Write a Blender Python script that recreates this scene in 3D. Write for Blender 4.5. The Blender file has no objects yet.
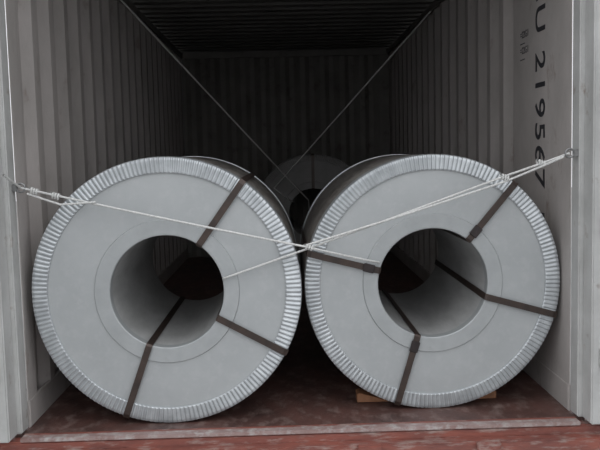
import bpy, bmesh, math, random
from mathutils import Vector, Matrix
random.seed(4)
scene=bpy.context.scene
try:
    scene.view_settings.view_transform='Standard'
except Exception: pass
COL=scene.collection

# ---------------- materials ----------------
def mat(name, c1, c2=None, scale=5, rough=.6, metal=0., bump=0., bscale=60, stretch=(1,1,1), lo=.35, hi=.65, c3=None, s3=2.0, lo3=.5, hi3=.7, coords='Object', spec=.5, rvar=0.):
    m=bpy.data.materials.new(name); m.use_nodes=True
    nt=m.node_tree; b=nt.nodes['Principled BSDF']
    b.inputs['Roughness'].default_value=rough; b.inputs['Metallic'].default_value=metal
    b.inputs['Specular IOR Level'].default_value=spec
    tc=nt.nodes.new('ShaderNodeTexCoord'); mp=nt.nodes.new('ShaderNodeMapping')
    mp.inputs['Scale'].default_value=stretch
    nt.links.new(tc.outputs[coords],mp.inputs['Vector'])
    def noise(s,d=6):
        n=nt.nodes.new('ShaderNodeTexNoise'); n.inputs['Scale'].default_value=s; n.inputs['Detail'].default_value=d
        n.inputs['Roughness'].default_value=.65
        nt.links.new(mp.outputs[0],n.inputs['Vector']); return n
    def ramp(n,lo,hi):
        r=nt.nodes.new('ShaderNodeMapRange'); r.inputs['From Min'].default_value=lo; r.inputs['From Max'].default_value=hi
        nt.links.new(n.outputs['Fac'],r.inputs['Value']); return r
    if c2:
        r=ramp(noise(scale),lo,hi)
        mx=nt.nodes.new('ShaderNodeMix'); mx.data_type='RGBA'
        mx.inputs['A'].default_value=(*c1,1); mx.inputs['B'].default_value=(*c2,1)
        nt.links.new(r.outputs[0],mx.inputs['Factor'])
        out=mx.outputs['Result']
        if c3:
            r3=ramp(noise(s3,8),lo3,hi3)
            m3=nt.nodes.new('ShaderNodeMix'); m3.data_type='RGBA'
            nt.links.new(out,m3.inputs['A']); m3.inputs['B'].default_value=(*c3,1)
            nt.links.new(r3.outputs[0],m3.inputs['Factor']); out=m3.outputs['Result']
        nt.links.new(out,b.inputs['Base Color'])
    else: b.inputs['Base Color'].default_value=(*c1,1)
    if rvar:
        rr=nt.nodes.new('ShaderNodeMapRange'); rr.inputs['From Min'].default_value=.35; rr.inputs['From Max'].default_value=.65
        rr.inputs['To Min'].default_value=rough-rvar; rr.inputs['To Max'].default_value=rough+rvar
        nt.links.new(noise(scale*1.7).outputs['Fac'],rr.inputs['Value']); nt.links.new(rr.outputs[0],b.inputs['Roughness'])
    if bump:
        n=noise(bscale,4); bp=nt.nodes.new('ShaderNodeBump'); bp.inputs['Strength'].default_value=bump; bp.inputs['Distance'].default_value=.01
        nt.links.new(n.outputs['Fac'],bp.inputs['Height']); nt.links.new(bp.outputs[0],b.inputs['Normal'])
    return m

M_wall=mat('wall_paint',(.46,.425,.41),(.36,.335,.32),3,.6,0,.15,30,stretch=(1,1,.6),c3=(.20,.15,.12),s3=7,lo3=.60,hi3=.78)
M_wallback=mat('wall_back_shaded',(.19,.18,.165),(.14,.13,.12),3,.65,c3=(.09,.07,.06),s3=6,lo3=.58,hi3=.75)  # back wall colour darkened to stand for the gloom deep inside
M_ceil=mat('ceiling_shaded',(.14,.135,.125),(.10,.095,.09),3,.7)  # roof colour lowered too, interior shade put into the paint
M_door=mat('door_paint',(.52,.52,.51),(.40,.40,.39),4,.5,c3=(.22,.16,.13),s3=9,lo3=.6,hi3=.76)
M_floor=mat('floor_wood_paint',(.125,.060,.050),(.055,.030,.026),4,.5,0,.4,25,stretch=(1,.6,1),c3=(.25,.185,.165),s3=14,lo3=.50,hi3=.78)
M_sill=mat('sill_paint',(.28,.09,.065),(.16,.06,.05),9,.55,0,.3,60,stretch=(.5,1,2),c3=(.38,.31,.28),s3=16,lo3=.52,hi3=.72)
M_plate=mat('threshold_plate',(.34,.26,.245),(.25,.16,.145),10,.5,0,.3,40,c3=(.45,.42,.41),s3=22,lo3=.48,hi3=.68)
M_face=mat('coil_face_sheet',(.39,.405,.41),(.345,.36,.366),3,.58,.1,.06,7,c3=(.42,.43,.435),s3=20,lo3=.5,hi3=.8,rvar=.06)
M_ring=mat('edge_protector_metal',(.50,.525,.54),(.38,.40,.415),14,.38,.55,rvar=.08)
M_iring=mat('inner_ring_metal',(.38,.395,.40),(.33,.345,.35),8,.5,.2,c3=(.28,.29,.29),s3=14,lo3=.6,hi3=.8)
M_bore=mat('coil_bore_sheet',(.52,.52,.515),(.38,.38,.375),3,.5,.2,.2,6,stretch=(3,.8,3))
M_barrel=mat('coil_barrel_sheet',(.40,.37,.345),(.18,.165,.15),6,.32,.55,.3,6,stretch=(3,.5,3))  # brown-grey streaks in the colour stand for reflections along the barrel
M_faceShade=mat('shaded_coil_sheet',(.24,.235,.23),(.18,.175,.17),5,.6,.1,.1,9)  # far coil's sheet, shade of the container's depth painted into its colour
M_strap=mat('strap_steel',(.062,.042,.034),(.034,.025,.022),20,.45,.3)
M_seal=mat('strap_seal',(.03,.025,.025),(.05,.04,.04),30,.4,.6)
M_rope=mat('rope_fibre',(.72,.72,.70),(.52,.52,.51),120,.8,0,.5,300)
M_wood=mat('wedge_wood',(.30,.14,.07),(.18,.08,.04),8,.7,0,.2,30,stretch=(1,6,1))
M_steel=mat('galvanized',(.3,.3,.3),(.2,.2,.2),20,.4,.7)
M_text=mat('stencil_ink',(.03,.03,.035))
M_rubber=mat('rubber',(.03,.03,.03),(.05,.05,.05),10,.7)
M_ground=mat('ground_asphalt',(.24,.24,.235),(.18,.18,.18),2,.9,0,.4,80)

# ---------------- helpers ----------------
def link(me,name,mats,parent=None,smooth=False):
    ob=bpy.data.objects.new(name,me); COL.objects.link(ob)
    for m in (mats if isinstance(mats,list) else [mats]): me.materials.append(m)
    if smooth:
        for p in me.polygons: p.use_smooth=True
    if parent: ob.parent=parent
    return ob
def empty(name,loc=(0,0,0)):
    e=bpy.data.objects.new(name,None); e.location=loc; e.empty_display_size=.1; COL.objects.link(e)
    return e
def box(name,x0,x1,y0,y1,z0,z1,m,parent=None,bev=.004):
    me=bpy.data.meshes.new(name); bm=bmesh.new()
    bmesh.ops.create_cube(bm,size=1)
    for v in bm.verts:
        v.co=Vector(((x0+x1)/2+v.co.x*(x1-x0),(y0+y1)/2+v.co.y*(y1-y0),(z0+z1)/2+v.co.z*(z1-z0)))
    if bev: bmesh.ops.bevel(bm,geom=bm.edges[:],offset=bev,segments=2,affect='EDGES')
    bm.to_mesh(me); bm.free()
    return link(me,name,m,parent)
def corr_profile(a,b,depth,flat0=0.,period=.28,flat_in=.07,slope=.068):
    pts=[(a,0.)]; t=a+flat0
    if flat0: pts.append((t,0.))
    while t+period<=b:
        pts+= [(t+flat_in,0.),(t+flat_in+slope,depth),(t+2*flat_in+slope,depth),(t+period,0.)]
        t+=period
    pts.append((b,0.))
    return pts
def corr_wall(name,pts,fn,m,thick=.004):
    me=bpy.data.meshes.new(name); V=[];F=[]
    for t,d in pts: V+= [fn(t,d,0),fn(t,d,1)]
    for i in range(len(pts)-1): F.append((2*i,2*i+2,2*i+3,2*i+1))
    me.from_pydata(V,[],F)
    ob=link(me,name,m)
    md=ob.modifiers.new('thick','SOLIDIFY'); md.thickness=thick; md.offset=0
    return ob
def lathe(name,prof,n,m,parent,closed=False,wave=None,smooth=True):
    me=bpy.data.meshes.new(name); V=[];F=[];MI=[]
    k=len(prof)
    for i in range(n):
        a=2*math.pi*i/n
        for (r,y,w,mi) in prof:
            dr,dy=wave(i,w) if wave else (0,0)
            V.append(((r+dr)*math.cos(a),y+dy,(r+dr)*math.sin(a)))
    for i in range(n):
        j=(i+1)%n
        for q in range(k if closed else k-1):
            q2=(q+1)%k
            F.append((i*k+q,j*k+q,j*k+q2,i*k+q2)); MI.append(prof[q][3])
    me.from_pydata(V,[],F)
    mats=m if isinstance(m,list) else [m]
    ob=link(me,name,mats,parent)
    for p,mi in zip(me.polygons,MI):
        p.material_index=mi; p.use_smooth=smooth
    bm=bmesh.new(); bm.from_mesh(me); bmesh.ops.recalc_face_normals(bm,faces=bm.faces[:])
    for e in bm.edges:
        if len(e.link_faces)==2 and e.calc_face_angle(0)>math.radians(35): e.smooth=False
    bm.to_mesh(me); bm.free()
    return ob

WX=1.20; H=2.37; LEN=5.85
# ---------------- container shell ----------------
box('floor',-1.24,1.24,0.0,LEN+.04,-.03,0,M_floor,bev=0)
wl=corr_wall('wall_left',corr_profile(.075,LEN,.036,.05),lambda t,d,s:(-WX-d,t,H*s),M_wall)
wr=corr_wall('wall_right',corr_profile(.075,LEN,.036,.76),lambda t,d,s:(WX+d,t,H*s),M_wall)
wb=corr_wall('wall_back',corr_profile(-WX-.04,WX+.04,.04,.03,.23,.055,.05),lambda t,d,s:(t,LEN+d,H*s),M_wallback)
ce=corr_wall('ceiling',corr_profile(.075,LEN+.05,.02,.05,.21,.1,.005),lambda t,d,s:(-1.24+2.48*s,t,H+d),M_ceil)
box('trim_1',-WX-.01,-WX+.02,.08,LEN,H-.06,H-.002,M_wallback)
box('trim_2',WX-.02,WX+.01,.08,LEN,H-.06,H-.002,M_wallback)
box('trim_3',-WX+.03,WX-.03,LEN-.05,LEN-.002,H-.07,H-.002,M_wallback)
box('baseboard_left',-WX-.01,-WX+.006,.08,LEN,0.001,.12,M_wall,bev=.002)
box('baseboard_right',WX-.006,WX+.01,.08,LEN,0.001,.12,M_wall,bev=.002)
fr=empty('door_frame',(0,0,0))
for s in (-1,1):
    def B(nm,a,b,*r):
        x0,x1=sorted((s*a,s*b)); return box(nm,x0,x1,*r,M_door,fr,.006)
    B('corner_post_body',WX-.0,WX+.15,-.02,.07,.004,H-.02)
    B('corner_post_outer',WX+.02,WX+.15,-.12,-.02,.004,H-.02)
    for z in (.25,.8,1.35,1.95): B('hinge_lug',WX+.05,WX+.145,-.15,-.12,z,z+.09)
box('header',-WX-.15,WX+.15,-.12,.065,H-.02,H+.16,M_door,fr)
sill=empty('door_sill')
box('sill_beam',-1.35,1.35,-.065,-.0,-.2,-.014,M_sill,sill,.006)
box('threshold_plate',-WX+.005,WX-.005,-.072,-.025,-.014,.003,M_plate,sill,.003)
box('threshold_inner',-WX+.005,WX-.005,-.025,-.001,-.014,.001,M_sill,sill,.001)
box('sill_lip',-1.35,1.35,-.13,-.065,-.2,-.05,M_sill,sill,.006)
for x in (-.78,-.28,.28,.78):
    box('cam_keeper',x-.05,x+.05,-.155,-.125,-.14,-.045,M_sill,sill,.004)
box('side_rail',-1.3,-1.18,.002,LEN,-.2,-.032,M_sill); box('side_rail.001',1.18,1.3,.002,LEN,-.2,-.032,M_sill)

# doors, swung open
for k,s in ((1,-1),(2,1)):
    e=empty('door_%d'%k,(s*(WX+.165),-.17,0))
    W=1.15
    me=bpy.data.meshes.new('panel'); V=[];F=[]
    pts=corr_profile(.08,W-.08,.035,.03,.24,.06,.055)
    for t,d in pts: V+= [(t,-d,.1),(t,-d,H-.1)]
    for i in range(len(pts)-1): F.append((2*i,2*i+2,2*i+3,2*i+1))
    me.from_pydata(V,[],F); p=link(me,'panel',M_door,e); md=p.modifiers.new('t','SOLIDIFY'); md.thickness=.006
    box('stile_hinge',0,.09,-.045,.0,0,H,M_door,e); box('stile_free',W-.09,W,-.045,.0,0,H,M_door,e)
    box('rail_bottom',.09,W-.09,-.045,.0,0,.11,M_door,e); box('rail_top',.09,W-.09,-.045,.0,H-.11,H,M_door,e)
    box('gasket',-.012,.0,-.04,.005,0,H,M_rubber,e)
    for x in (.35,.8):
        me=bpy.data.meshes.new('lock_rod'); bm=bmesh.new()
        bmesh.ops.create_cone(bm,cap_ends=True,segments=16,radius1=.017,radius2=.017,depth=H+.05)
        bm.to_mesh(me); bm.free(); r=link(me,'lock_rod',M_steel,e,True); r.location=(x,.03,H/2)
    ang=math.radians(-72)
    if s>0: e.rotation_euler=(0,0,ang)
    else:
        e.rotation_euler=(0,0,-ang); e.scale=(-1,1,1)

# ---------------- stencil text on right wall ----------------
def text(s,size,loc,rot,name,sp=1.0):
    cu=bpy.data.curves.new(name,'FONT'); cu.body=s; cu.size=size; cu.extrude=.0006; cu.space_character=sp; cu.offset=.0015 if size>.1 else 0
    cu.materials.append(M_text)
    ob=bpy.data.objects.new(name,cu); COL.objects.link(ob); ob.matrix_world=Matrix.Translation(loc)@rot
    ob.parent=wr; return ob
R=Matrix(((0,0,-1,0),(0,-1,0,0),(-1,0,0,0),(0,0,0,1)))
text('SGCU 219567 1',.20,(WX-.003,.55,2.28),R,'container_number',1.12)
R2=Matrix(((0,0,-1,0),(-1,0,0,0),(0,1,0,0),(0,0,0,1)))
for i,z in enumerate((1.74,1.70,1.66,1.62)):
    text('-----' if i%2 else '=22G1',.05,(WX-.003,.80,z),R2,'small_marking')

# ---------------- coils ----------------
def coil(name,x,y,R,L,r0,straps,seals,rot=0.,shaded=False):
    e=empty(name,(x,y,R+.003))
    e.rotation_euler=(0,0,math.radians(rot))
    prof=[(r0,.004,0,0),(R-.004,.004,0,1),(R,.010,0,1),(R,L-.01,0,0),(R-.004,L-.004,0,2),(r0,L-.004,0,2)]
    lathe('coil_body',prof,192,[M_faceShade if shaded else M_face,M_barrel,M_bore],e,closed=True)
    me=e.children[0].data
    for p in me.polygons:
        c=p.center; rr=math.hypot(c.x,c.z)
        if c.y<.006 or c.y>L-.005: p.material_index=0
        elif rr<r0+.01: p.material_index=2
        else: p.material_index=1
    lathe('inner_ring',[(r0-.004,.05,0,0),(r0-.004,0.,0,0),(r0,-.003,0,0),(r0+.062,-.003,0,0),(r0+.066,.005,0,0)],160,M_faceShade if shaded else M_iring,e)
    NP=180; n=NP*4
    def wave(i,w):
        return (0,-w*(0,1,1,.25)[i%4])
    def ring(nm,flip):
        ri=R*.885
        pr=[(ri,.004,0,0),(ri,-.003,0,0),(ri+.005,-.0035,.003,0),(R-.012,-.0035,.0045,0),(R-.001,-.001,.004,0),(R+.003,.008,.001,0),(R+.003,.075,0,0),(R,.076,0,0)]
        o=lathe(nm,pr,n,M_faceShade if shaded else M_ring,e,wave=wave,smooth=False)
        if flip: o.rotation_euler=(0,0,math.pi); o.location=(0,L,0)
    ring('edge_protector_front',False); ring('edge_protector_back',True)
    for k,a in enumerate(straps):
        a=math.radians(a); w=.0145
        path=[(r0-.007,L+.006),(r0-.007,-.006),(r0+.002,-.012),(R-.012,-.0125),(R+.006,-.004),(R+.006,L+.006),(R-.01,L+.0125),(r0,L+.012)]
        me=bpy.data.meshes.new('strap'); V=[];F=[]
        u=Vector((math.cos(a),0,math.sin(a))); t=Vector((-math.sin(a),0,math.cos(a)))
        for r,yy in path:
            for sg in (-1,1): V.append(u*r+t*(w*sg)+Vector((0,yy,0)))
        m_=len(path)
        for i in range(m_):
            j=(i+1)%m_; F.append((2*i,2*j,2*j+1,2*i+1))
        me.from_pydata(V,[],F); o=link(me,'strap_%d'%(k+1),M_strap,e)
        md=o.modifiers.new('t','SOLIDIFY'); md.thickness=.002; md.offset=0
        if k in seals:
            rr=seals[k]
            me=bpy.data.meshes.new('seal'); bm=bmesh.new(); bmesh.ops.create_cube(bm,size=1)
            bmesh.ops.scale(bm,vec=(.05,.008,.038),verts=bm.verts); bmesh.ops.bevel(bm,geom=bm.edges[:],offset=.002,segments=1,affect='EDGES')
            bm.to_mesh(me); bm.free(); o=link(me,'strap_seal_%d'%(k+1),M_seal,e)
            o.location=u*rr+Vector((0,-.015,0)); o.rotation_euler=(0,-a,0)
    return e
coil('steel_coil',-.573,.08,.586,1.15,.252,[54,-29,-110],{})
coil('steel_coil.001',.610,.17,.577,1.15,.252,[50,165,-16,-107],{0:.30,1:.30,3:.30})
coil('steel_coil.002',.24,4.45,.585,1.1,.25,[90,-30,210],{},shaded=True)  # far coil uses the sheet darkened for shade

# ---------------- wooden wedges ----------------
def wedge(name,x,y,s,L=.13,h=.04,w=.08):
    me=bpy.data.meshes.new(name); bm=bmesh.new()
    pr=[(0,0),(L,0),(L,h*.9),(L*.9,h),(0,.008)]
    a=[bm.verts.new((s*p[0],0,p[1])) for p in pr]; b=[bm.verts.new((s*p[0],w,p[1])) for p in pr]
    bm.faces.new(a); bm.faces.new(b[::-1])
    for i in range(5):
        j=(i+1)%5; bm.faces.new((a[j],a[i],b[i],b[j]))
    bmesh.ops.recalc_face_normals(bm,faces=bm.faces[:])
    bmesh.ops.bevel(bm,geom=bm.edges[:],offset=.003,segments=1,affect='EDGES')
    bm.to_mesh(me); bm.free(); o=link(me,name,M_wood); o.location=(x,y,0.001)
wedge('wooden_wedge',.608-.19,.28,-1,L=.15,h=.045); wedge('wooden_wedge.001',.608+.19,.28,1)

# ---------------- ropes ----------------
def rope(name,strands,r,m,sag=.004):
    e=empty(name)
    for k,pts in enumerate(strands):
        cu=bpy.data.curves.new('strand','CURVE'); cu.dimensions='3D'; cu.bevel_depth=r; cu.bevel_resolution=3
        cu.materials.append(m); sp=cu.splines.new('POLY')
        P=[]
        for i in range(len(pts)-1):
            a=Vector(pts[i]); b=Vector(pts[i+1]); n=max(2,int((b-a).length/.05))
            for q in range(n): 
                t=q/n; p=a.lerp(b,t); p.z-=sag*math.sin(math.pi*t)*min(1,(b-a).length); P.append(p)
        P.append(Vector(pts[-1])); sp.points.add(len(P)-1)
        for i,p in enumerate(P): sp.points[i].co=(*p,1)
        o=bpy.data.objects.new('strand_%d'%(k+1),cu); COL.objects.link(o); o.parent=e
    return e
def knot(e,c,r=.011,m=M_rope):
    c=Vector(c)
    cu=bpy.data.curves.new('knot','CURVE'); cu.dimensions='3D'; cu.bevel_depth=.0045; cu.bevel_resolution=2; cu.materials.append(m)
    sp=cu.splines.new('POLY'); N=40; sp.points.add(N-1)
    for i in range(N):
        a=i/(N-1)*2*math.pi*3.2
        sp.points[i].co=(c.x+(i/N-.5)*.035,c.y+r*math.sin(a)*.8,c.z+r*math.cos(a)-(i/N-.5)*.01,1)
    o=bpy.data.objects.new('knot',cu); COL.objects.link(o); o.parent=e
def lring(loc,R_=.018):
    s=-1 if loc[0]<0 else 1
    me=bpy.data.meshes.new('ring'); bm=bmesh.new(); N=28;K=8; vs=[]
    for i in range(N):
        a=2*math.pi*i/N
        vs.append([bm.verts.new((loc[0]+(R_+.0045*math.cos(2*math.pi*j/K))*math.cos(a),loc[1]+.0045*math.sin(2*math.pi*j/K),loc[2]+(R_+.0045*math.cos(2*math.pi*j/K))*math.sin(a))) for j in range(K)])
    for i in range(N):
        for j in range(K):
            bm.faces.new((vs[i][j],vs[(i+1)%N][j],vs[(i+1)%N][(j+1)%K],vs[i][(j+1)%K]))
    bm.to_mesh(me); bm.free(); link(me,'lashing_ring',M_steel,fr,True)
    x0,x1=sorted((loc[0]+s*.015,s*(WX+.002))); box('ring_bracket',x0,x1,loc[1]-.012,loc[1]+.012,loc[2]-.015,loc[2]+.015,M_steel,fr,.003)
LH=(-1.165,.03,1.06); RH=(1.165,.0,1.150)
lring(LH); lring(RH)
e=rope('lashing_rope',[
  [LH,(.05,.015,.775),(.362,.135,.685),(.375,.40,.67)],
  [(-1.14,.03,1.035),(-1.0,.025,.985),(-.85,.02,.992)],
  [(-1.185,-.11,1.12),LH]],.0048,M_rope)
knot(e,(-1.02,.028,1.022)); knot(e,(-1.11,.03,1.045)); knot(e,(.05,.015,.775),.008)
e=rope('lashing_rope.001',[
  [RH,(.90,.04,1.058),(-.322,.055,.645),(-.34,.32,.63)],
  [(1.14,.0,1.135),(.90,.035,1.035),(.02,.03,.778)],],.0048,M_rope)
knot(e,(.90,.038,1.052)); knot(e,(1.05,.02,1.11))
rope('ceiling_lashing_rope',[[(-1.17,2.15,2.30),(.19,4.42,.72),(.2,4.6,.62)]],.0065,M_rope)
rope('ceiling_lashing_rope.001',[[(1.17,3.1,2.30),(-.15,4.42,.85)],[(-.15,4.42,.85),(.02,4.43,.72),(.05,4.6,.7)]],.0065,M_rope)

# ---------------- ground ----------------
me=bpy.data.meshes.new('ground'); me.from_pydata([(-40,-40,-1),(40,-40,-1),(40,40,-1),(-40,40,-1)],[],[(0,1,2,3)]); link(me,'ground',M_ground)

# ---------------- world ----------------
w=bpy.data.worlds.new('World'); scene.world=w; w.use_nodes=True; nt=w.node_tree; bg=nt.nodes['Background']
tc=nt.nodes.new('ShaderNodeTexCoord'); sx=nt.nodes.new('ShaderNodeSeparateXYZ'); nt.links.new(tc.outputs['Generated'],sx.inputs[0])
cr=nt.nodes.new('ShaderNodeValToRGB'); cr.color_ramp.elements[0].position=0; cr.color_ramp.elements[0].color=(.57,.58,.60,1)
cr.color_ramp.elements[1].position=.8; cr.color_ramp.elements[1].color=(.95,.97,1,1)
nt.links.new(sx.outputs['Z'],cr.inputs[0]); nt.links.new(cr.outputs[0],bg.inputs[0]); bg.inputs[1].default_value=2.1

# ---------------- camera ----------------
cd=bpy.data.cameras.new('camera'); cam=bpy.data.objects.new('camera',cd); COL.objects.link(cam); scene.camera=cam
cd.lens=780/600*36; cd.sensor_width=36
pitch=math.atan(70/780); yaw=math.atan(15/780)
cam.matrix_world=Matrix.Translation((-.05,-3.3,1.17))@Matrix.Rotation(-yaw,4,'Z')@Matrix.Rotation(math.pi/2-pitch,4,'X')@Matrix.Rotation(math.radians(-1.4),4,'Z')
